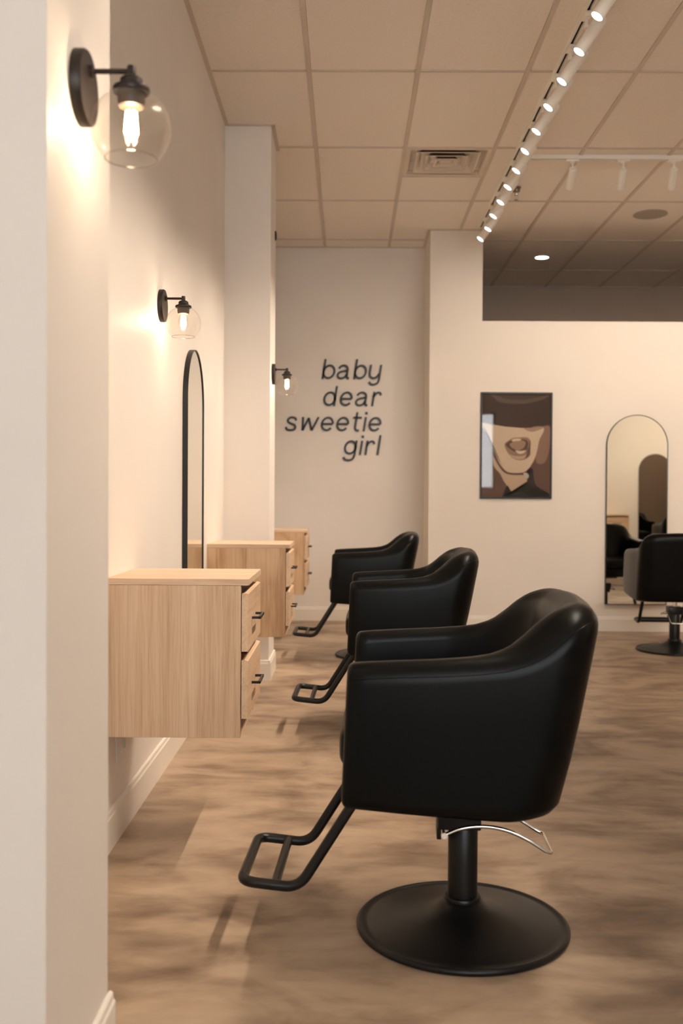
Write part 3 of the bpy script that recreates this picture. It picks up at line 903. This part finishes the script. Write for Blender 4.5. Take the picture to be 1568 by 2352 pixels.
# ---------------------------------------------------------------- wall lettering "baby dear sweetie girl"
sg = thing('wall_lettering', 'black slanted lowercase lettering reading baby dear sweetie girl on the alcove wall', 'sign', (.320, Y_AL, 2.312))
SW = 20.5
SL = .150
def ell(cx, cy, rx, ry, a0, a1, n=22):
    return [(cx+rx*math.cos(math.radians(lerp(a0, a1, k/n))), cy+ry*math.sin(math.radians(lerp(a0, a1, k/n)))) for k in range(n+1)]
def sp(*p): return [(q.x, q.y) for q in catmull([(a, b, 0) for a, b in p], 8)]
G = {
 'b': [[(10, 0), (10, 188)], ell(60, 68, 51, 59, 0, 360, 36)],
 'd': [[(112, 0), (112, 188)], ell(62, 68, 51, 59, 0, 360, 36)],
 'a': [sp((14, 98), (24, 116), (52, 128), (84, 118), (97, 92), (97, 60), (97, 30), (104, 12), (122, 7)), sp((97, 80), (60, 74), (24, 62), (10, 38), (22, 14), (48, 7), (78, 18), (97, 46))],
 'y': [sp((10, 136), (9, 100), (9, 62), (18, 26), (46, 10), (78, 20), (99, 52)), sp((105, 136), (105, 90), (105, 40), (105, 0), (96, -34), (66, -50), (34, -46), (14, -24))],
 'e': [[(12, 67), (112, 67)], ell(62, 68, 51, 59, 0, 322, 36)],
 'r': [[(10, 0), (10, 136)], sp((10, 84), (22, 112), (44, 127), (66, 124), (78, 104))],
 's': [sp((100, 98), (90, 118), (62, 128), (34, 122), (22, 100), (34, 80), (62, 68), (90, 56), (102, 34), (90, 14), (60, 8), (26, 14), (12, 38))],
 'w': [[(10, 133), (22, 4), (66, 122), (70, 122), (118, 4), (124, 4)], [(124, 4), (166, 133)]],
 't': [sp((26, 180), (26, 130), (26, 60), (28, 26), (46, 8), (68, 9)), [(-6, 128), (78, 128)]],
 'i': [[(10, 0), (10, 134)], 'dot'],
 'g': [ell(60, 70, 50, 58, 0, 360, 36), sp((110, 136), (110, 80), (110, 30), (108, -10), (94, -40), (62, -51), (28, -44), (6, -22))],
 'l': [[(10, 0), (10, 188)]],
}
G['w'] = [[(12, 133), (26, 6)], [(26, 6), (68, 124)], [(68, 124), (112, 6)], [(112, 6), (160, 133)]]
def stroke(bm, path, wd):
    P = [Vector((x, y, 0)) for x, y in path]
    closed = (P[0]-P[-1]).length < 1e-3
    if closed: P = P[:-1]
    c = len(P); Lf, Rt = [], []
    for i in range(c):
        a = P[(i-1) % c] if closed or i > 0 else P[i]; b = P[(i+1) % c] if closed or i < c-1 else P[i]
        t = (b-a).normalized(); nn = Vector((-t.y, t.x, 0))*wd/2
        Lf.append(P[i]+nn); Rt.append(P[i]-nn)
    D0, D1 = 0, .016
    def V(p, d): return bm.verts.new(((p.x+SL*p.y)*SK, -d, p.y*SK))
    f1 = [V(p, D1) for p in Lf]; f2 = [V(p, D1) for p in Rt]; b1 = [V(p, D0) for p in Lf]; b2 = [V(p, D0) for p in Rt]
    rng = range(c if closed else c-1)
    for i in rng:
        j = (i+1) % c
        bm.faces.new((f1[i], f1[j], f2[j], f2[i])); bm.faces.new((b1[i], b2[i], b2[j], b1[j]))
        bm.faces.new((f1[i], b1[i], b1[j], f1[j])); bm.faces.new((f2[i], f2[j], b2[j], b2[i]))
    if not closed:
        bm.faces.new((f1[0], f2[0], b2[0], b1[0])); bm.faces.new((f1[-1], b1[-1], b2[-1], f2[-1]))
        for e, S_ in ((P[0], 0), (P[-1], 1)):      # softly rounded ends
            pass
SK = 9.541/2287/4.126
LINES = [(0, [('b', 480), ('a', 617), ('b', 778), ('y', 918)]),
         (-254, [('d', 487), ('e', 643), ('a', 792), ('r', 950)]),
         (-492, [('s', 128), ('w', 276), ('e', 465), ('e', 611), ('t', 768), ('i', 872), ('e', 916)]),
         (-715, [('g', 686), ('i', 838), ('r', 890), ('l', 1003)])]
for by_, row in LINES:
    for g_, x_ in row:
        bm = bmesh.new()
        for st in G[g_]:
            if st == 'dot':
                add_lathe(bm, [(0, 0), (13*SK, 0), (13*SK, .016), (0, .016)], 20, mtx=Matrix.Translation(((10+SL*172)*SK, 0, 172*SK)) @ Matrix.Rotation(PI/2, 4, 'X'))
            else: stroke(bm, st, SW)
        o = link('letter', bm, M_SIGN, sg)
        o.location = ((x_-1052)*SK, 0, by_*SK)

# ---------------------------------------------------------------- cord seen in the far mirror
cd = tube('power_cord', catmull([(3.2, 4.2, .006), (3.45, 4.35, .006), (3.6, 4.15, .006), (3.8, 4.4, .006), (4.1, 4.3, .006), (4.5, 4.6, .006)], 8), .006, M_CORD, None, n=8)
cd['label'] = 'dark power cord lying on the floor, seen in the far mirror'; cd['category'] = 'cord'
